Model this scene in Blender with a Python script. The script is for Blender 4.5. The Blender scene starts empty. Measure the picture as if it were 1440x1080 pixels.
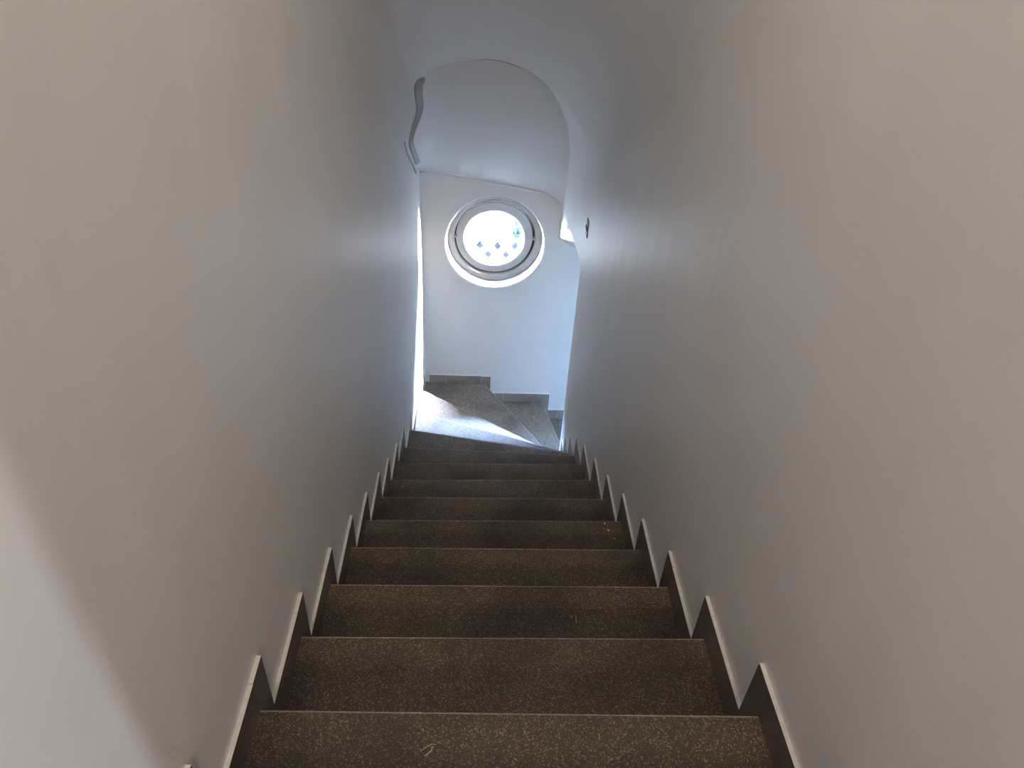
import bpy, bmesh, math, random
from mathutils import Vector, Matrix
random.seed(7)
S = bpy.context.scene
COL = S.collection
V = Vector

# ------------------------------------------------------------------ camera
cam_d = bpy.data.cameras.new('camera')
cam_d.sensor_fit = 'HORIZONTAL'
cam_d.sensor_width = 36.0
cam_d.lens = 1002.27 / 1440 * 36.0
cam_d.clip_start = 0.02
cam = bpy.data.objects.new('camera', cam_d)
COL.objects.link(cam)
cam.matrix_world = Matrix(((0.998489, -0.023397, -0.049716, 0),
                           (-0.026307, 0.590805, -0.806385, 0),
                           (0.048239, 0.806475, 0.589297, 0),
                           (0, 0, 0, 1)))
S.camera = cam

# ------------------------------------------------------------------ sky, sun, lamps, exposure
S.view_settings.view_transform = 'Standard'
S.view_settings.look = 'None'
S.view_settings.gamma = 1.0
S.view_settings.use_curve_mapping = False
S.view_settings.exposure = 0.16

world = bpy.data.worlds.new('sky')
S.world = world
world.use_nodes = True
wn = world.node_tree
wn.nodes.clear()
w_out = wn.nodes.new('ShaderNodeOutputWorld')
w_bg = wn.nodes.new('ShaderNodeBackground')
w_sky = wn.nodes.new('ShaderNodeTexSky')
w_sky.sky_type = 'NISHITA'
w_sky.sun_disc = False
w_sky.sun_elevation = math.radians(36)
w_sky.sun_rotation = math.radians(78)
w_sky.air_density = 1.0
w_sky.dust_density = 3.0
w_sky.ozone_density = 2.5
w_bg.inputs['Strength'].default_value = 1180.0
wn.links.new(w_sky.outputs[0], w_bg.inputs[0])
wn.links.new(w_bg.outputs[0], w_out.inputs[0])


def lamp(name, kind, loc, target, energy, color, **kw):
    d = bpy.data.lights.new(name, kind)
    d.energy = energy
    d.color = color
    for k, v in kw.items():
        setattr(d, k, v)
    o = bpy.data.objects.new(name, d)
    COL.objects.link(o)
    o.location = loc
    o.rotation_euler = (V(target) - V(loc)).to_track_quat('-Z', 'Y').to_euler()
    return o


# warm lamp on the back wall of the upper landing, behind the camera
lamp('landing_lamp', 'AREA', (0.34, -2.12, 0.95), (0.06, 1.5, -1.3), 14.0, (1.0, 0.85, 0.71), shape='DISK', size=0.6, spread=math.radians(100))
# added fill light, unseen above the upper steps, brightening the mid-flight walls
lamp('stair_fill_light', 'AREA', (0.08, 0.95, 0.78), (0.08, 2.6, -1.3), 3.6, (1.0, 0.85, 0.71), shape='DISK', size=0.3)
# daylight through a narrow gap at the right of the landing
lamp('landing_daylight', 'AREA', (2.6, -0.04, 0.1), (-0.4, -0.04, -0.4), 17.0, (0.97, 0.95, 1.0),
     shape='RECTANGLE', size=0.08, size_y=1.4)
# portal: guides sky light through the round window (adds no light of its own)
pt = lamp('window_portal', 'AREA', (0.1, 4.80, -2.15), (0.1, 3.0, -2.15), 1.0, (1, 1, 1), shape='RECTANGLE', size=0.62, size_y=0.62)
pt.data.cycles.is_portal = True


# ------------------------------------------------------------------ materials
def newmat(name):
    m = bpy.data.materials.new(name)
    m.use_nodes = True
    nt = m.node_tree
    return m, nt, nt.nodes['Principled BSDF']


def N(nt, t, **kw):
    n = nt.nodes.new(t)
    for k, v in kw.items():
        if k in n.inputs:
            n.inputs[k].default_value = v
        else:
            setattr(n, k, v)
    return n


def coords(nt, scale=(1, 1, 1)):
    tc = N(nt, 'ShaderNodeTexCoord')
    mp = N(nt, 'ShaderNodeMapping')
    mp.inputs['Scale'].default_value = scale
    nt.links.new(tc.outputs['Object'], mp.inputs[0])
    return mp.outputs[0]


def ramp(nt, fac, stops):
    r = N(nt, 'ShaderNodeValToRGB')
    cr = r.color_ramp
    while len(cr.elements) < len(stops):
        cr.elements.new(0.5)
    for e, (p, c) in zip(cr.elements, stops):
        e.position = p
        e.color = (*c, 1)
    nt.links.new(fac, r.inputs[0])
    return r.outputs[0]


def paint(name, col, rough=0.4, streak=0.006, fine=0.0006, spec=0.5):
    m, nt, b = newmat(name)
    L = nt.links.new
    c0 = coords(nt)
    c1 = coords(nt, (1, 1, 0.35))
    n1 = N(nt, 'ShaderNodeTexNoise', Scale=5.5, Detail=2.0, Roughness=0.5)
    L(c1, n1.inputs['Vector'])
    n2 = N(nt, 'ShaderNodeTexNoise', Scale=60.0, Detail=3.0)
    L(c0, n2.inputs['Vector'])
    b1 = N(nt, 'ShaderNodeBump', Strength=1.0, Distance=streak)
    L(n1.outputs[0], b1.inputs['Height'])
    b2 = N(nt, 'ShaderNodeBump', Strength=1.0, Distance=fine)
    L(n2.outputs[0], b2.inputs['Height'])
    L(b1.outputs[0], b2.inputs['Normal'])
    L(b2.outputs[0], b.inputs['Normal'])
    n3 = N(nt, 'ShaderNodeTexNoise', Scale=1.7, Detail=4.0)
    L(c0, n3.inputs['Vector'])
    d = tuple(x * 0.95 for x in col)
    L(ramp(nt, n3.outputs[0], [(0.35, d), (0.65, col)]), b.inputs['Base Color'])
    b.inputs['Roughness'].default_value = rough
    b.inputs['Specular IOR Level'].default_value = spec
    return m


def terrazzo(name, base, mid, chip, scale=460.0, rough=0.5, bump=0.0008):
    m, nt, b = newmat(name)
    L = nt.links.new
    c0 = coords(nt)
    v = N(nt, 'ShaderNodeTexVoronoi', Scale=scale)
    L(c0, v.inputs['Vector'])
    sep = N(nt, 'ShaderNodeSeparateColor')
    L(v.outputs['Color'], sep.inputs[0])
    grain = ramp(nt, sep.outputs[0], [(0.0, base), (0.5, mid), (0.8, mid), (1.0, chip)])
    nb = N(nt, 'ShaderNodeTexNoise', Scale=3.5, Detail=4.0)
    L(c0, nb.inputs['Vector'])
    dirt = ramp(nt, nb.outputs[0], [(0.34, (0.62, 0.59, 0.57)), (0.5, (0.98, 0.96, 0.93)), (0.7, (1.2, 1.15, 1.05))])
    mx = N(nt, 'ShaderNodeMix', data_type='RGBA', blend_type='MULTIPLY')
    mx.inputs[0].default_value = 1.0
    L(grain, mx.inputs[6])
    L(dirt, mx.inputs[7])
    oi = N(nt, 'ShaderNodeObjectInfo')
    mr = N(nt, 'ShaderNodeMapRange')
    mr.inputs['To Min'].default_value = 0.88
    mr.inputs['To Max'].default_value = 1.12
    L(oi.outputs['Random'], mr.inputs[0])
    mx2 = N(nt, 'ShaderNodeMix', data_type='RGBA', blend_type='MULTIPLY')
    mx2.inputs[0].default_value = 1.0
    L(mx.outputs[2], mx2.inputs[6])
    L(mr.outputs[0], mx2.inputs[7])
    L(mx2.outputs[2], b.inputs['Base Color'])
    bp = N(nt, 'ShaderNodeBump', Strength=0.6, Distance=bump)
    L(sep.outputs[0], bp.inputs['Height'])
    L(bp.outputs[0], b.inputs['Normal'])
    b.inputs['Roughness'].default_value = rough
    return m


def plain(name, col, rough=0.5, metallic=0.0, var=0.1, scale=20.0):
    m, nt, b = newmat(name)
    L = nt.links.new
    n = N(nt, 'ShaderNodeTexNoise', Scale=scale, Detail=3.0)
    L(coords(nt), n.inputs['Vector'])
    L(ramp(nt, n.outputs[0], [(0.35, tuple(c * (1 - var) for c in col)), (0.65, col)]), b.inputs['Base Color'])
    b.inputs['Roughness'].default_value = rough
    b.inputs['Metallic'].default_value = metallic
    return m


M_WALL = paint('white_wall_paint', (0.86, 0.848, 0.835))
M_END = paint('white_end_wall_paint', (0.90, 0.897, 0.893), streak=0.003)
M_CEIL = paint('white_ceiling_paint', (0.86, 0.863, 0.865), rough=0.5, streak=0.004)
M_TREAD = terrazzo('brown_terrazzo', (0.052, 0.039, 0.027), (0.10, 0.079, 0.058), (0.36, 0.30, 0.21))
M_TREAD_LOW = terrazzo('lit_mottled_terrazzo', (0.08, 0.067, 0.056), (0.125, 0.108, 0.094), (0.20, 0.177, 0.15), scale=120.0, rough=0.55)  # coarser mottling; the lighter tone carries window light on the turning steps
M_NOSE = terrazzo('worn_lit_terrazzo_edge', (0.24, 0.215, 0.19), (0.40, 0.36, 0.32), (0.55, 0.5, 0.44), scale=220)  # worn edge, with light caught from the window put into its pale colour
M_RISER = terrazzo('dark_terrazzo', (0.06, 0.05, 0.04), (0.1, 0.085, 0.07), (0.2, 0.17, 0.14))
M_TILE = terrazzo('grey_brown_tile', (0.115, 0.095, 0.085), (0.15, 0.125, 0.112), (0.19, 0.16, 0.145), scale=320, rough=0.42, bump=0.0003)
M_TILE_LOW = terrazzo('lit_grey_brown_tile', (0.18, 0.15, 0.135), (0.22, 0.185, 0.165), (0.26, 0.22, 0.2), scale=320, rough=0.42, bump=0.0003)  # same tile as above, lightened to carry the brightness at the end wall
M_BEAD = plain('white_paint_bead', (0.8, 0.78, 0.74), 0.5, var=0.12, scale=60)
M_FRAME = plain('white_window_paint', (0.66, 0.65, 0.64), 0.35, var=0.06)
M_GROOVE = plain('dark_gap_rubber', (0.03, 0.028, 0.026), 0.7)
M_PIPE = plain('shaded_grey_metal', (0.40, 0.41, 0.42), 0.5, var=0.06)  # darker grey stands in for the shade on the duct's face
M_BRASS = plain('worn_hinge_metal', (0.55, 0.54, 0.52), 0.35, 0.6)
M_TRELLIS = plain('white_trellis_paint', (0.42, 0.42, 0.41), 0.5)
M_RAIL = plain('brown_rail_paint', (0.006, 0.003, 0.0026), 0.8)
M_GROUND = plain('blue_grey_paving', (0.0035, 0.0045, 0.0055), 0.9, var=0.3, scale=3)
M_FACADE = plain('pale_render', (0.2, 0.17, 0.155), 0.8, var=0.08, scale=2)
M_GROUND.node_tree.nodes['Principled BSDF'].inputs['Specular IOR Level'].default_value = 0.1
M_LEAF = plain('green_leaf', (0.006, 0.010, 0.005), 0.8, var=0.4, scale=8)
for m_ in (M_LEAF, M_RAIL):
    m_.node_tree.nodes['Principled BSDF'].inputs['Specular IOR Level'].default_value = 0.08
M_MARK = plain('dull_grey_metal', (0.33, 0.34, 0.36), 0.5)
M_CRUMB = plain('white_plaster_crumb', (0.75, 0.72, 0.66), 0.8)
M_THREAD = plain('pale_thread', (0.62, 0.55, 0.42), 0.7)

mg, ntg, bg_ = newmat('clear_window_glass')
ntg.nodes.remove(bg_)
g_t = N(ntg, 'ShaderNodeBsdfTransparent')
g_t.inputs[0].default_value = (0.96, 0.98, 0.975, 1)
g_g = N(ntg, 'ShaderNodeBsdfGlossy')
g_g.inputs['Roughness'].default_value = 0.02
g_l = N(ntg, 'ShaderNodeLayerWeight', Blend=0.5)
g_p = N(ntg, 'ShaderNodeMath', operation='POWER')
g_p.inputs[1].default_value = 5.0
g_f = N(ntg, 'ShaderNodeMath', operation='MULTIPLY_ADD')
g_f.inputs[1].default_value = 0.96
g_f.inputs[2].default_value = 0.04
ntg.links.new(g_l.outputs['Facing'], g_p.inputs[0])
ntg.links.new(g_p.outputs[0], g_f.inputs[0])
g_m = N(ntg, 'ShaderNodeMixShader')
ntg.links.new(g_f.outputs[0], g_m.inputs[0])
ntg.links.new(g_t.outputs[0], g_m.inputs[1])
ntg.links.new(g_g.outputs[0], g_m.inputs[2])
ntg.links.new(g_m.outputs[0], ntg.nodes['Material Output'].inputs[0])
M_GLASS = mg


# ------------------------------------------------------------------ helpers
def link(name, bm, mats, parent=None, smooth=False, loc=None):
    me = bpy.data.meshes.new(name)
    bm.normal_update()
    bm.to_mesh(me)
    bm.free()
    for m in (mats if isinstance(mats, (list, tuple)) else [mats]):
        me.materials.append(m)
    if smooth:
        for p in me.polygons:
            p.use_smooth = True
    o = bpy.data.objects.new(name, me)
    COL.objects.link(o)
    if parent:
        o.parent = parent
    if loc:
        o.location = loc
    return o


def tag(o, label=None, cat=None, group=None, kind=None):
    for k, v in (('label', label), ('category', cat), ('group', group), ('kind', kind)):
        if v:
            o[k] = v
    return o


def empty(name, loc=(0, 0, 0)):
    o = bpy.data.objects.new(name, None)
    COL.objects.link(o)
    o.location = loc
    o.empty_display_size = 0.1
    return o


def bx(bm, x0, x1, y0, y1, z0, z1):
    vs = [bm.verts.new(p) for p in ((x0, y0, z0), (x1, y0, z0), (x1, y1, z0), (x0, y1, z0),
                                    (x0, y0, z1), (x1, y0, z1), (x1, y1, z1), (x0, y1, z1))]
    fs = []
    for f in ((3, 2, 1, 0), (4, 5, 6, 7), (0, 1, 5, 4), (1, 2, 6, 5), (2, 3, 7, 6), (3, 0, 4, 7)):
        fs.append(bm.faces.new([vs[i] for i in f]))
    return vs, fs


def box_obj(name, x0, x1, y0, y1, z0, z1, m, parent=None):
    bm = bmesh.new()
    bx(bm, x0, x1, y0, y1, z0, z1)
    return link(name, bm, m, parent)


def prism(bm, pts, z0, z1):
    lo = [bm.verts.new((p[0], p[1], z0)) for p in pts]
    hi = [bm.verts.new((p[0], p[1], z1)) for p in pts]
    n = len(pts)
    bm.faces.new(list(reversed(lo)))
    top = bm.faces.new(hi)
    for i in range(n):
        bm.faces.new((lo[i], lo[(i + 1) % n], hi[(i + 1) % n], hi[i]))
    return lo, hi, top


def catmull(pts, n):
    """points along a smooth curve through pts, n per span"""
    P = [V(p) for p in pts]
    out = []
    for i in range(len(P) - 1):
        a = P[i - 1] if i else P[0] * 2 - P[1]
        b, c = P[i], P[i + 1]
        d = P[i + 2] if i + 2 < len(P) else P[-1] * 2 - P[-2]
        for k in range(n):
            t = k / n
            out.append(0.5 * ((2 * b) + (c - a) * t + (2 * a - 5 * b + 4 * c - d) * t * t + (3 * b - a - 3 * c + d) * t ** 3))
    out.append(P[-1])
    return out


def resample(pts, n):
    """n points evenly spaced along a polyline"""
    d = [0.0]
    for a, b in zip(pts, pts[1:]):
        d.append(d[-1] + (b - a).length)
    out, j = [], 0
    for k in range(n):
        t = d[-1] * k / (n - 1)
        while j < len(d) - 2 and d[j + 1] < t:
            j += 1
        u = (t - d[j]) / max(1e-9, d[j + 1] - d[j])
        out.append(pts[j].lerp(pts[j + 1], min(1, max(0, u))))
    return out


def grid_surface(bm, rows):
    vv = [[bm.verts.new(p) for p in r] for r in rows]
    for i in range(len(rows) - 1):
        for j in range(len(rows[0]) - 1):
            q = [vv[i][j], vv[i + 1][j], vv[i + 1][j + 1], vv[i][j + 1]]
            co = []
            for v in q:
                if all((v.co - c.co).length > 1e-6 for c in co):
                    co.append(v)
            if len(co) > 2:
                bm.faces.new(co)
    bmesh.ops.remove_doubles(bm, verts=bm.verts, dist=1e-6)
    bmesh.ops.recalc_face_normals(bm, faces=bm.faces)


def lathe_y(bm, prof, cx, cz, n=96):
    """prof: list of (radius, y) turned about the y axis through (cx, cz); open profile"""
    rings = []
    for r, y in prof:
        rings.append([bm.verts.new((cx + r * math.cos(2 * math.pi * k / n), y, cz + r * math.sin(2 * math.pi * k / n))) for k in range(n)])
    for a, b in zip(rings, rings[1:]):
        for k in range(n):
            bm.faces.new((a[k], a[(k + 1) % n], b[(k + 1) % n], b[k]))
    bmesh.ops.recalc_face_normals(bm, faces=bm.faces)


def tube(bm, pts, rad, n=8):
    P = [V(p) for p in pts]
    rings = []
    for i, p in enumerate(P):
        t = (P[min(i + 1, len(P) - 1)] - P[max(i - 1, 0)]).normalized()
        a = t.orthogonal().normalized()
        b = t.cross(a)
        rings.append([bm.verts.new(p + rad * (a * math.cos(2 * math.pi * k / n) + b * math.sin(2 * math.pi * k / n))) for k in range(n)])
    for r0, r1 in zip(rings, rings[1:]):
        for k in range(n):
            bm.faces.new((r0[k], r0[(k + 1) % n], r1[(k + 1) % n], r1[k]))
    bm.faces.new(rings[0])
    bm.faces.new(list(reversed(rings[-1])))
    bmesh.ops.recalc_face_normals(bm, faces=bm.faces)


# ------------------------------------------------------------------ key dimensions (metres; camera at the origin)
XL, XR = -0.404, 0.571          # wall faces
TX = 0.009                      # skirting thickness
YE = 4.60                       # end wall face
RISE, GOING = 0.17, 0.2834
WTILE = 0.058                   # width of the tile before each riser
# nosing of each step: y at the left wall, y at the right wall, z of the tread
STEP = {
    -1: (0.170, 0.160, -0.978), 0: (0.455, 0.445, -1.148),
    1: (0.7383, 0.7267, -1.3165), 2: (1.0131, 1.0132, -1.4865), 3: (1.2989, 1.3008, -1.6598), 4: (1.5852, 1.5882, -1.8344),
    5: (1.8572, 1.8699, -1.9990), 6: (2.1467, 2.1544, -2.1697), 7: (2.4213, 2.4414, -2.3342), 8: (2.7157, 2.7355, -2.5030),
    9: (3.041, 2.996, -2.678), 10: (3.397, 3.205, -2.848), 11: (3.790, 3.410, -3.018), 12: (4.268, 3.560, -3.188)}
Z13, Z14, Z15, Z16 = -3.358, -3.528, -3.698, -3.868

# ------------------------------------------------------------------ room shell
tag(box_obj('wall_left', XL - 0.2, XL, -2.4, YE + 0.16, -4.8, 1.6, M_WALL), 'long white plaster wall on the left of the descending stairs', None, None, 'structure')

bm = bmesh.new()                 # right wall: its far corner (newel) is rounded and turns into the side passage
foot = [(XR, 0.30)]
R = 0.03
for k in range(7):
    a = math.pi - k / 6 * math.pi / 2
    foot.append((XR + R + R * math.cos(a), 3.66 - R + R * math.sin(a)))
foot += [(2.2, 3.66), (2.2, 3.50), (0.76, 3.50), (0.76, 0.30)]
foot.reverse()
prism(bm, foot, -4.8, 1.6)
bmesh.ops.recalc_face_normals(bm, faces=bm.faces)
o = link('wall_right', bm, M_WALL)
tag(o, 'white plaster wall on the right, ending at the turn of the stairs', None, None, 'structure')

# end wall with the round window hole
WX, WZ, WR = 0.106, -2.150, 0.338
bm = bmesh.new()
x0, x1, z0, z1 = XL, 2.2, -4.8, 1.6
angs = sorted([2 * math.pi * k / 96 for k in range(96)] + [math.atan2(z - WZ, x - WX) % (2 * math.pi) for x in (x0, x1) for z in (z0, z1)])


def to_rect(a):
    c, s = math.cos(a), math.sin(a)
    t = min(((x1 - WX) / c if c > 1e-9 else ((x0 - WX) / c if c < -1e-9 else 1e9)),
            ((z1 - WZ) / s if s > 1e-9 else ((z0 - WZ) / s if s < -1e-9 else 1e9)))
    return WX + c * t, WZ + s * t


rings = []
for kind, r, y in (('rect', 0, YE), ('c', WR + 0.010, YE), ('c', WR + 0.003, YE + 0.003), ('c', WR, YE + 0.010), ('c', WR, YE + 0.16), ('rect', 0, YE + 0.16)):
    ring = []
    for a in angs:
        if kind == 'rect':
            x, z = to_rect(a)
        else:
            x, z = WX + r * math.cos(a), WZ + r * math.sin(a)
        ring.append(bm.verts.new((x, y, z)))
    rings.append(ring)
rings.append(rings[0])
n = len(angs)
for a, b in zip(rings, rings[1:]):
    for k in range(n):
        bm.faces.new((a[k], a[(k + 1) % n], b[(k + 1) % n], b[k]))
bmesh.ops.recalc_face_normals(bm, faces=bm.faces)
tag(link('wall_end', bm, M_END), 'white end wall holding the round window at the turn of the stairs', None, None, 'structure')

# barrel vault over the straight flight, falling with the stairs
ARCH = [(-0.404, 3.65, -1.22), (-0.392, 3.65, -1.08), (-0.365, 3.65, -0.965), (-0.325, 3.65, -0.882), (-0.22, 3.65, -0.802), (-0.07, 3.65, -0.767),
        (0.065, 3.65, -0.760)]
ARCH_R = [(0.065, 3.65, -0.760), (0.203, 3.65, -0.797), (0.311, 3.65, -0.863), (0.42, 3.65, -0.955), (0.51, 3.65, -1.08), (0.558, 3.65, -1.22), (0.571, 3.65, -1.36)]
arch = catmull(ARCH + ARCH_R[1:], 8)
SL = RISE / GOING
bm = bmesh.new()
rows = []
for k in range(25):
    y = 0.30 + (3.65 - 0.30) * k / 24
    rows.append([V((p.x, y, p.z + SL * (3.65 - y))) for p in arch])
grid_surface(bm, rows)
tag(link('ceiling_vault', bm, M_CEIL, smooth=True), 'sloping white barrel vault over the straight flight', None, None, 'structure')

# edge where the vault meets the soffit of the turn, running back to the end wall on the right
EDGE = [(0.065, 3.65, -0.760), (0.2045, 3.68, -0.803), (0.3195, 3.75, -0.887), (0.4156, 3.88, -1.038), (0.4896, 4.08, -1.227), (0.535, 4.30, -1.46), (0.552, 4.60, -1.86)]
upper = resample(catmull(ARCH, 8) + catmull(EDGE, 8)[1:], 61)
LINE = [(-0.404, 4.60, -1.652), (-0.266, 4.60, -1.670), (0.11, 4.60, -1.718), (0.301, 4.60, -1.749), (0.422, 4.60, -1.772), (0.487, 4.60, -1.808), (0.552, 4.60, -1.86)]
lower = resample(catmull(LINE, 8), 61)
bm = bmesh.new()
rows = []
for k in range(15):
    t = k / 14
    rows.append([a.lerp(b, t) for a, b in zip(upper, lower)])
grid_surface(bm, rows)
tag(link('ceiling_soffit', bm, M_CEIL, smooth=True), 'grey-white slanting soffit above the round window', None, None, 'structure')

# thin plaster lip where the soffit meets the end wall
bm = bmesh.new()
tube(bm, [V(p) + V((0, -0.003, -0.004)) for p in catmull(LINE, 6)[:-2]], 0.011, 10)
tag(link('trim_1', bm, M_END, smooth=True), 'thin white plaster lip between the soffit and the end wall', None, None, 'structure')

# flare from the right wall into the opening of the side passage
A = resample(catmull(ARCH_R[:-1] + [(0.5705, 3.62, -1.36), (0.5705, 3.60, -1.58), (0.5705, 3.60, -1.80)], 8), 41)
Bc = resample(catmull(EDGE, 8), 41)
bm = bmesh.new()
rows = [[a.lerp(b, k / 10) + V((0.004 * math.sin(math.pi * k / 10), 0, 0)) for a, b in zip(A, Bc)] for k in range(11)]
grid_surface(bm, rows)
HEAD = resample(catmull([(0.5705, 3.60, -1.80), (0.5705, 3.90, -1.80), (0.570, 4.14, -1.82), (0.564, 4.39, -1.93), (0.554, 4.60, -2.10)], 8), 33)
TOPL = [A[-1].lerp(Bc[-1], k / 32) + V((0.004 * math.sin(math.pi * k / 32), 0, 0)) for k in range(33)]
bm2 = bmesh.new()
rows = [[a.lerp(b, k / 6) for a, b in zip(TOPL, HEAD)] for k in range(7)]
dirx = V((1, 0, -0.55))
for k in range(1, 9):
    d = k / 8
    rows.append([p + V((0.012 * math.sin(d * 1.57), 0, 0)) * 0 + dirx * (1.62 * d ** 1.6) + V((0, 0, -0.0)) for p in HEAD])
grid_surface(bm2, rows)
tag(link('ceiling_passage', bm2, M_CEIL, smooth=True), 'white arched ceiling of the passage that turns right', None, None, 'structure')
tag(link('wall_flare', bm, M_WALL, smooth=True), 'white rounded corner where the right wall meets the soffit', None, None, 'structure')

# landing behind the camera and the closed shell around everything
box_obj('floor_landing', XL, 3.2, -2.2, 0.165, -1.10, -0.978, M_TREAD)['kind'] = 'structure'
box_obj('wall_back', XL, 3.4, -2.4, -2.2, -4.8, 1.6, M_WALL)['kind'] = 'structure'
box_obj('wall_landing_side', 3.2, 3.4, -2.2, 0.5, -4.8, 1.6, M_WALL)['kind'] = 'structure'
box_obj('wall_landing_front', 0.761, 3.2, 0.30, 0.5, -4.8, 1.6, M_WALL)['kind'] = 'structure'
box_obj('wall_passage_end', 2.2, 2.4, 3.3, YE + 0.16, -4.8, 1.6, M_WALL)['kind'] = 'structure'
box_obj('ceiling_slab', XL - 0.2, 3.4, -2.4, YE + 0.16, 1.6, 1.8, M_CEIL)['kind'] = 'structure'
box_obj('floor_base', XL - 0.2, 3.4, -2.4, YE + 0.16, -5.0, -4.8, M_RISER)['kind'] = 'structure'

# ------------------------------------------------------------------ staircase
stairs = tag(empty('staircase', (0.08, 0.73, -1.32)), 'brown speckled terrazzo staircase descending and turning right under the round window', 'staircase')
stairs_loc = stairs.location.copy()


def tread(pts, front, z, th=0.035, mat=None):
    """pts counter-clockwise plan polygon; front = indices of the nosing edge"""
    bm = bmesh.new()
    lo, hi, top = prism(bm, pts, z - th, z)
    i, j = front
    e = [x for x in bm.edges if set(x.verts) == {hi[i], hi[j]}]
    bmesh.ops.bevel(bm, geom=e, offset=0.0055, segments=2, profile=0.5, affect='EDGES')
    bm.normal_update()
    for f in bm.faces:
        if 0.15 < f.normal.z < 0.97:
            f.material_index = 1
    bmesh.ops.translate(bm, verts=bm.verts, vec=-stairs_loc)
    return link('tread', bm, [mat or M_TREAD, M_NOSE], stairs)


def riser(a, b, z_lo, z_hi, th=0.02):
    """vertical slab below a nosing; a, b plan ends of its face"""
    a, b = V((*a, 0)), V((*b, 0))
    d = (b - a).normalized()
    nrm = V((-d.y, d.x, 0))
    bm = bmesh.new()
    prism(bm, [tuple((p)[:2]) for p in (a, b, b + nrm * th, a + nrm * th)], z_lo, z_hi)
    bmesh.ops.recalc_face_normals(bm, faces=bm.faces)
    bmesh.ops.translate(bm, verts=bm.verts, vec=-stairs_loc)
    return link('riser', bm, M_RISER, stairs)


OV = 0.014                       # nosing overhang
for i in range(0, 13):
    yl, yr, z = STEP[i]
    pl, pr, pz = STEP[i - 1]
    k = 0.0 if i < 9 else 1.0
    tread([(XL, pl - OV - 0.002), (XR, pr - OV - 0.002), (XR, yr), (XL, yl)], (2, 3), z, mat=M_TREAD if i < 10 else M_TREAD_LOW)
    nz = STEP[i + 1][2] if i < 12 else Z13
    riser((XL, yl - OV - 0.02), (XR, yr - OV - 0.02), nz - 0.03, z - 0.035)
# the turn: treads 13 to 16
N12 = (STEP[12][0] - OV - 0.002, STEP[12][1] - OV - 0.002)
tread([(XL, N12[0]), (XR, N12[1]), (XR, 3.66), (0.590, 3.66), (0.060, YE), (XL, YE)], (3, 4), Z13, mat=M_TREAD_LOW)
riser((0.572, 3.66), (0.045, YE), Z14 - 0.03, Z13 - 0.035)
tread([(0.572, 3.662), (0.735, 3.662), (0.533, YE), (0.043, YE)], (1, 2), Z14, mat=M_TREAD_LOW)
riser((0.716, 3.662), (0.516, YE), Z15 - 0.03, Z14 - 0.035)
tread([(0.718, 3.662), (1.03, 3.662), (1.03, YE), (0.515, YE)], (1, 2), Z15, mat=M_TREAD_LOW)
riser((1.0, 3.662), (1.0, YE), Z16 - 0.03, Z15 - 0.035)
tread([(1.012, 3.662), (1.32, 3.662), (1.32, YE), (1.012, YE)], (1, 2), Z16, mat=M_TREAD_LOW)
riser((1.29, 3.662), (1.29, YE), Z16 - 0.2, Z16 - 0.035)


# ------------------------------------------------------------------ stepped skirting
def tile(parent, lo, hi, painted, mat=None):
    """one skirting tile; painted = axes/sides of its edge faces covered with wall paint"""
    g = 0.0007
    bm = bmesh.new()
    vs, fs = bx(bm, lo[0], hi[0], lo[1], hi[1], lo[2], hi[2])
    bm.normal_update()
    for f in fs:
        for ax, s in painted:
            if f.normal[ax] * s > 0.9:
                f.material_index = 1
    return link('skirting_tile', bm, [mat or M_TILE, M_BEAD], parent)


# left / right: (peak y, top z) of the tile in front of each nosing
HT = 0.085
PK_L = {9: (3.07, -2.545), 10: (3.457, -2.761), 11: (3.835, -2.934), 12: (4.40, -3.145)}
PK_R = {9: (3.020, -2.562), 10: (3.232, -2.732), 11: (3.41, -2.898), 12: (3.53, -3.02)}
for side, xw, s in (('left', XL, 1), ('right', XR, -1)):
    root = tag(empty('baseboard_' + side), 'stepped grey-brown tile skirting with painted top edge along the %s wall' % side, None, None, 'structure')
    xa, xb = (xw, xw + TX) if s > 0 else (xw - TX, xw)
    col = 0 if s > 0 else 1
    PK = PK_L if s > 0 else PK_R
    prev = 0.2
    for i in range(0, 13):
        yn, z = STEP[i][col], STEP[i][2]
        nz = STEP[i + 1][2] if i < 12 else Z13
        yp, zt = PK.get(i, (yn + WTILE, z + HT))
        yj = min(yn, yp - 0.03)
        j = random.uniform(-0.001, 0.001)
        tile(root, (xa, prev, z + 0.001), (xb + (j if s > 0 else 0), yj, zt + random.uniform(-0.001, 0.001)), [(2, 1)])
        tile(root, (xa, yj + 0.0004, nz + 0.001), (xb, yp, zt), [(2, 1), (1, 1)])
        prev = yp + 0.0005
    if s < 0:
        tile(root, (xa, prev, Z13 + 0.001), (xb, 3.62, Z13 + 0.08), [(2, 1)])

root = tag(empty('baseboard_end'), 'stepped grey-brown tile skirting along the end wall below the round window', None, None, 'structure')
ya, yb = YE - 0.014, YE
for xa, xb, zb, zt, pt_ in [(-0.372, -0.243, Z13, -3.280, [(2, 1), (0, -1)]), (-0.2415, 0.036, Z13, -3.283, [(2, 1)]),
                            (0.0375, 0.110, Z14, -3.286, [(2, 1), (0, 1)]), (0.1115, 0.215, Z14, -3.446, [(2, 1)]), (0.2165, 0.512, Z14, -3.446, [(2, 1)]),
                            (0.5135, 0.590, Z15, -3.446, [(2, 1), (0, 1)]), (0.5915, 0.672, Z15, -3.608, [(2, 1), (0, 1)]), (0.679, 0.83, Z15, -3.608, [(2, 1), (0, -1)]),
                            (0.8315, 1.0, Z15, -3.608, [(2, 1)])]:
    tile(root, (xa, ya, zb + 0.001), (xb, yb, zt), pt_, M_TILE_LOW)

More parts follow.
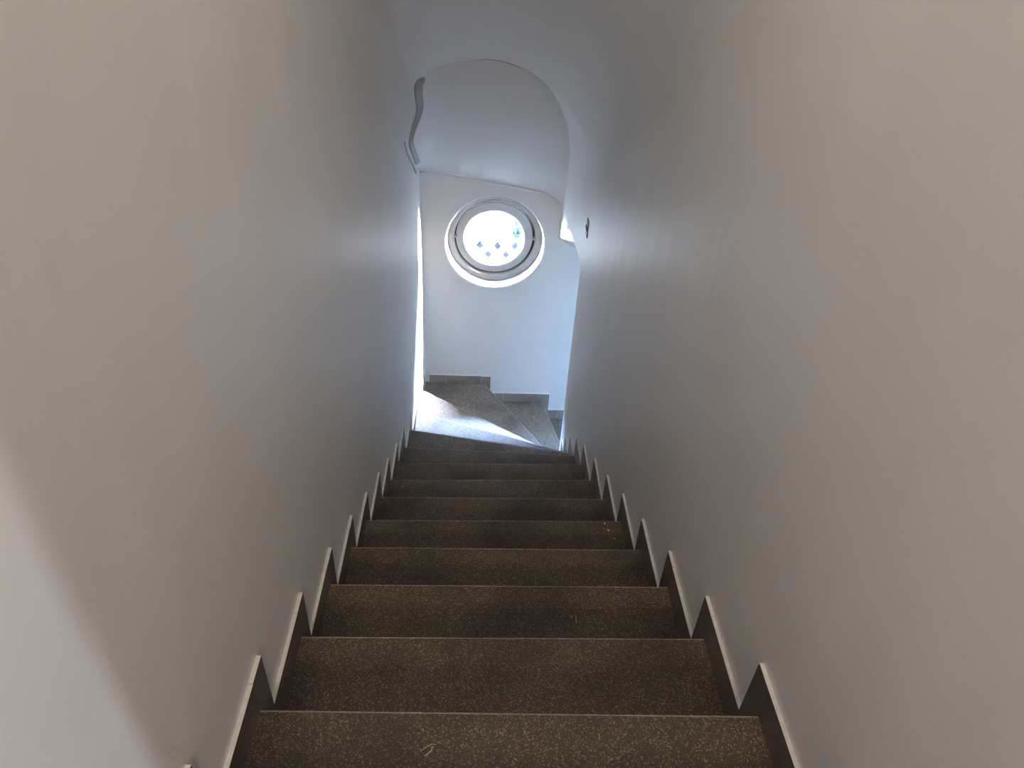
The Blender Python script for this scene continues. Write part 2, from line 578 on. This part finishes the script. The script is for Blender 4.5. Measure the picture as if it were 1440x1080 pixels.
# ------------------------------------------------------------------ round pivot window
win = tag(empty('window_1', (WX, YE + 0.1, WZ)), 'round white pivot window in the end wall', None, None, 'structure')


def wlink(name, bm, m, parent=win, smooth=True):
    bmesh.ops.translate(bm, verts=bm.verts, vec=-V(win.location))
    o = link(name, bm, m, parent, smooth)
    if smooth:
        md = o.modifiers.new('sharp', 'EDGE_SPLIT')
        md.split_angle = math.radians(40)
    return o


FY = YE + 0.088                  # front of the fixed frame
bm = bmesh.new()
lathe_y(bm, [(WR, FY + 0.012), (WR - 0.004, FY + 0.004), (WR - 0.014, FY), (WR - 0.042, FY - 0.004), (WR - 0.050, FY), (WR - 0.053, FY + 0.006), (WR - 0.053, FY + 0.055), (WR, FY + 0.055), (WR, FY + 0.012)], WX, WZ)
wlink('outer_frame', bm, M_FRAME)
bm = bmesh.new()
lathe_y(bm, [(WR - 0.045, FY + 0.036), (WR - 0.088, FY + 0.036), (WR - 0.088, FY + 0.052), (WR - 0.045, FY + 0.052), (WR - 0.045, FY + 0.036)], WX, WZ)
wlink('seal', bm, M_GROOVE)
bm = bmesh.new()
SR = 0.2715
lathe_y(bm, [(SR, FY + 0.008), (SR - 0.006, FY + 0.002), (SR - 0.052, FY), (SR - 0.062, FY + 0.004), (SR - 0.068, FY + 0.014), (SR - 0.068, FY + 0.034), (SR, FY + 0.034), (SR, FY + 0.008)], WX - 0.004, WZ - 0.002)
bmesh.ops.rotate(bm, verts=bm.verts, cent=(WX, FY + 0.02, WZ), matrix=Matrix.Rotation(math.radians(2.2), 3, 'X'))
sash = wlink('sash', bm, M_FRAME)
bm = bmesh.new()
lathe_y(bm, [(0.0001, FY + 0.018), (SR - 0.064, FY + 0.018), (SR - 0.064, FY + 0.022), (0.0001, FY + 0.022)], WX - 0.004, WZ - 0.002, 64)
bmesh.ops.rotate(bm, verts=bm.verts, cent=(WX, FY + 0.02, WZ), matrix=Matrix.Rotation(math.radians(2.2), 3, 'X'))
g = wlink('glass_pane', bm, M_GLASS, smooth=False)
g.parent = sash
for sx in (-1, 1):
    bm = bmesh.new()
    c = V((WX + sx * 0.2785, FY - 0.001, WZ + 0.004))
    tube(bm, [c + V((-0.013, 0, 0)), c + V((0.013, 0, 0))], 0.007, 12)
    bx(bm, c.x - 0.005, c.x + 0.005, c.y, c.y + 0.02, c.z - 0.012, c.z + 0.012)
    wlink('pivot', bm, M_BRASS, smooth=False)

# ------------------------------------------------------------------ cable duct on the soffit, shade put into its grey
DP = [((-0.3036, 3.645, -0.855), (0.569, -0.553, -0.608)), ((-0.3168, 3.666, -0.888), (0.609, -0.532, -0.588)), ((-0.3256, 3.729, -0.9545), (0.668, -0.5, -0.551)),
      ((-0.3265, 3.800, -1.022), (0.720, -0.47, -0.52)), ((-0.3407, 3.835, -1.0804), (0.839, -0.37, -0.399)), ((-0.3688, 3.842, -1.1489), (0.911, -0.268, -0.313)),
      ((-0.3840, 3.845, -1.2000), (0.957, -0.179, -0.228)), ((-0.3877, 3.862, -1.2300), (0.964, -0.165, -0.22)), ((-0.3884, 3.935, -1.2878), (0.953, -0.17, -0.252)),
      ((-0.3865, 4.062, -1.3636), (0.903, -0.225, -0.366)), ((-0.3872, 4.236, -1.4653), (0.741, -0.323, -0.588))]
cp = catmull([a for a, b in DP], 4)
cn = catmull([b for a, b in DP], 4)
bm = bmesh.new()
c0 = V((-0.36, 3.85, -1.1))
rings = []
for i, (p, nn) in enumerate(zip(cp, cn)):
    t = (cp[min(i + 1, len(cp) - 1)] - cp[max(i - 1, 0)]).normalized()
    nn = nn + V((0, -0.93, 0.3))
    nn = (nn - t * nn.dot(t)).normalized()
    wv = t.cross(nn)
    hw, hh = 0.022 - 0.006 * i / len(cp), 0.016
    rings.append([bm.verts.new(p - c0 + wv * a * hw + nn * b * hh) for a, b in ((-1, -0.6), (-1, 0.7), (-0.75, 1), (0.75, 1), (1, 0.7), (1, -0.6))])
for r0, r1 in zip(rings, rings[1:]):
    for k in range(6):
        bm.faces.new((r0[k], r0[(k + 1) % 6], r1[(k + 1) % 6], r1[k]))
bm.faces.new(rings[0])
bm.faces.new(list(reversed(rings[-1])))
bmesh.ops.recalc_face_normals(bm, faces=bm.faces)
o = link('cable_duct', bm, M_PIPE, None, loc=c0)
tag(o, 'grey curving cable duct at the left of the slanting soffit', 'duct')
bm = bmesh.new()
c0 = V((-0.398, 3.95, -1.35))
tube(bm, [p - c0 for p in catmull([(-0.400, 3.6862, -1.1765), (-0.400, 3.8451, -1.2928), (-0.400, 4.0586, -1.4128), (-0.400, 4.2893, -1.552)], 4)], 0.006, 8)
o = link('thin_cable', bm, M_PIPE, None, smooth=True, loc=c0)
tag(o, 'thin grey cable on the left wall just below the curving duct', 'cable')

# ------------------------------------------------------------------ outside the window
tag(box_obj('ground', -8, 10, YE + 0.16, 14, -4.9, -4.7, M_GROUND), 'blue-grey paved ground outside the round window', None, None, 'structure')

fence = tag(empty('trellis_fence', (0.4, 6.6, -3.9)), 'white diagonal trellis fence with a brown top rail outside the window', 'fence')
fl = V(fence.location)


def flink(name, bm, m, parent=fence):
    bmesh.ops.translate(bm, verts=bm.verts, vec=-fl)
    return link(name, bm, m, parent)


ZT, ZB = -3.05, -4.7
bm = bmesh.new()
bx(bm, -1.6, 2.2, 6.57, 6.63, ZT, ZT + 0.022)
flink('rail', bm, M_RAIL)
per, wd = 0.178, 0.062
for s in (-1, 1):
    k = -24
    while k < 40:
        xb = -1.6 + k * per
        ht = ZT - ZB
        lean = 0.95 * s
        p0 = V((xb, 6.60 + 0.008 * s, ZB))
        p1 = V((xb + ht * lean, 6.60 + 0.008 * s, ZT))
        # clip to the panel
        ta, tb = 0.0, 1.0
        dx = p1.x - p0.x
        for lim, sg in ((-0.2, 1), (2.2, -1)):
            t = (lim - p0.x) / dx
            if (dx > 0) == (sg > 0):
                ta = max(ta, t)
            else:
                tb = min(tb, t)
        k += 1
        if tb - ta < 0.02:
            continue
        a, b = p0.lerp(p1, ta), p0.lerp(p1, tb)
        d = (b - a).normalized()
        nrm = V((-d.z, 0, d.x)) * wd / 2
        th = V((0, 0.007, 0))
        bm = bmesh.new()
        lo = [bm.verts.new(p - th) for p in (a - nrm, a + nrm, b + nrm, b - nrm)]
        hi = [bm.verts.new(p + th) for p in (a - nrm, a + nrm, b + nrm, b - nrm)]
        bm.faces.new(lo)
        bm.faces.new(list(reversed(hi)))
        for q in range(4):
            bm.faces.new((lo[q], hi[q], hi[(q + 1) % 4], lo[(q + 1) % 4]))
        bmesh.ops.recalc_face_normals(bm, faces=bm.faces)
        flink('slat', bm, M_TRELLIS)
for x in (-0.2, 0.9, 2.2):
    bm = bmesh.new()
    bx(bm, x - 0.03, x + 0.03, 6.63, 6.69, ZB, ZT + 0.02)
    flink('post', bm, M_TRELLIS)

# added structure behind the fence, shading it and blocking the low sky
sky_screen = tag(empty('sky_screen', (0.5, 8.2, -4.7)), 'added roofed screen behind the trellis fence, shading it from the sky', 'sky_screen')


def hlink(name, m, *b):
    bm = bmesh.new()
    bx(bm, *b)
    bmesh.ops.translate(bm, verts=bm.verts, vec=-V(sky_screen.location))
    return link(name, bm, m, sky_screen)


hlink('roof', M_FACADE, -2.2, 2.9, 6.30, 10.4, -0.95, -0.81)
hlink('back_wall', M_FACADE, -2.2, 2.9, 10.2, 10.4, -4.7, -0.95)
hlink('side_wall', M_FACADE, -2.2, -2.0, 6.4, 10.2, -4.7, -0.95)
hlink('side_wall', M_FACADE, 2.7, 2.9, 6.4, 10.2, -4.7, -0.95)
for x in (-1.9, 2.6):
    hlink('post', M_FACADE, x - 0.09, x + 0.09, 6.75, 6.93, -4.7, -0.95)

gw = tag(empty('garden_wall', (-1.3, 6.25, -4.7)), 'white low garden wall left of the trellis fence outside the window', 'wall')
bm = bmesh.new()
bx(bm, -0.6, 1.22, -0.15, 0.15, 0.0, 1.9)
link('wall_body', bm, M_TRELLIS, gw)
bm = bmesh.new()
bx(bm, -0.64, 1.26, -0.19, 0.19, 1.9, 1.96)
link('coping', bm, M_TRELLIS, gw)

light_baffle = tag(empty('window_light_baffle', (0.1, YE + 0.16, -1.34)), 'added white slab above the outside of the round window, cutting steep sky light', 'light_baffle')  # added, unseen: limits the sky light reaching the turning steps
bm = bmesh.new()
vs, fs = bx(bm, -0.45, 0.55, 0.0, 0.84, 0.0, 0.07)
bmesh.ops.bevel(bm, geom=bm.edges[:], offset=0.008, segments=1, affect='EDGES')
link('slab', bm, M_TRELLIS, light_baffle)

# shrubs between fence and house
for j, (x, y, z, r, lab) in enumerate([(0.75, 8.9, -3.85, 0.36, 'low pale green shrub behind the middle of the trellis fence'),
                                       (2.0, 9.2, -3.75, 0.45, 'larger pale green shrub behind the right end of the trellis fence')]):
    sh = tag(empty('shrub', (x, y, -4.7)), lab, 'shrub')
    bm = bmesh.new()
    tube(bm, [(0, 0, 0), (0.02, 0, 0.3), (0, 0.02, z + 4.7)], 0.03, 8)
    link('stem', bm, M_RAIL, sh)
    bm = bmesh.new()
    rr = random.Random(5 + j)
    for _ in range(420):
        d = V((rr.gauss(0, 1), rr.gauss(0, 1), rr.gauss(0, 1))).normalized() * r * rr.uniform(0.55, 1.0)
        c = V((0, 0, z + 4.7)) + d
        t1 = V((rr.gauss(0, 1), rr.gauss(0, 1), rr.gauss(0, 1))).normalized()
        t2 = t1.orthogonal().normalized()
        vs = [bm.verts.new(c + p) for p in (t1 * 0.06, t2 * 0.025, -t1 * 0.06, -t2 * 0.025)]
        bm.faces.new(vs)
    f = link('foliage', bm, M_LEAF, sh)
    f['kind'] = 'stuff'

# ------------------------------------------------------------------ small things
# grey cover plate on the right wall near the turn
hk = tag(empty('cover_plate', (XR, 3.535, -1.545)), 'small dull grey cover plate on the right wall near the turn of the stairs', 'wall plate')
bm = bmesh.new()
vs, fs = bx(bm, -0.005, 0.0, -0.030, 0.030, -0.048, 0.048)
bmesh.ops.bevel(bm, geom=bm.edges[:], offset=0.003, segments=2, affect='EDGES')
link('plate', bm, M_MARK, hk)
bm = bmesh.new()
vs, fs = bx(bm, -0.009, -0.004, -0.026, 0.026, -0.008, 0.008)
bmesh.ops.bevel(bm, geom=bm.edges[:], offset=0.002, segments=1, affect='EDGES')
link('latch', bm, M_GROOVE, hk)

labs = ['white plaster crumb at the nosing of the fifth step, right end', 'white plaster crumb between two others at the right of the fifth step',
        'white plaster crumb nearest the skirting, right end of the fifth step']
for lab, (x, y) in zip(labs, [(0.496, 1.852), (0.506, 1.819), (0.523, 1.779)]):
    bm = bmesh.new()
    bmesh.ops.create_icosphere(bm, subdivisions=1, radius=0.0038)
    for v in bm.verts:
        v.co *= random.uniform(0.75, 1.25)
        v.co.z *= 0.7
    o = link('plaster_crumb', bm, M_CRUMB, None, loc=(x, y, STEP[5][2] + 0.0022))
    tag(o, lab, 'crumb', 'plaster crumbs on the fifth step')


def thread(name, label, pts, z, rad, cat='thread', group=None):
    c = V((sum(p[0] for p in pts) / len(pts), sum(p[1] for p in pts) / len(pts), z))
    bm = bmesh.new()
    tube(bm, [V((x - c.x, y - c.y, rad)) for x, y in pts], rad, 6)
    o = link(name, bm, M_THREAD, None, loc=c)
    return tag(o, label, cat, group)


thread('lint_thread', 'pale lint thread bent into a loop lying on the nearest step', [(-0.0863, 0.6579), (-0.0795, 0.6631), (-0.0721, 0.6683), (-0.0657, 0.6709), (-0.0592, 0.6702)], STEP[1][2], 0.0006)
thread('lint_thread', 'short thicker pale thread beside the loop on the nearest step', [(-0.0785, 0.6489), (-0.0724, 0.654), (-0.0674, 0.6572), (-0.0658, 0.6618), (-0.066, 0.665)], STEP[1][2], 0.0009)
thread('straw_bit', 'longer pale straw bit on the third step, right of its middle', [(0.2871, 1.1997), (0.287, 1.1895), (0.2865, 1.1748)], STEP[3][2], 0.0010, 'straw')
thread('straw_bit', 'tiny pale straw bit left of the longer one on the third step', [(0.2771, 1.1985), (0.2734, 1.1905)], STEP[3][2], 0.0009, 'straw')
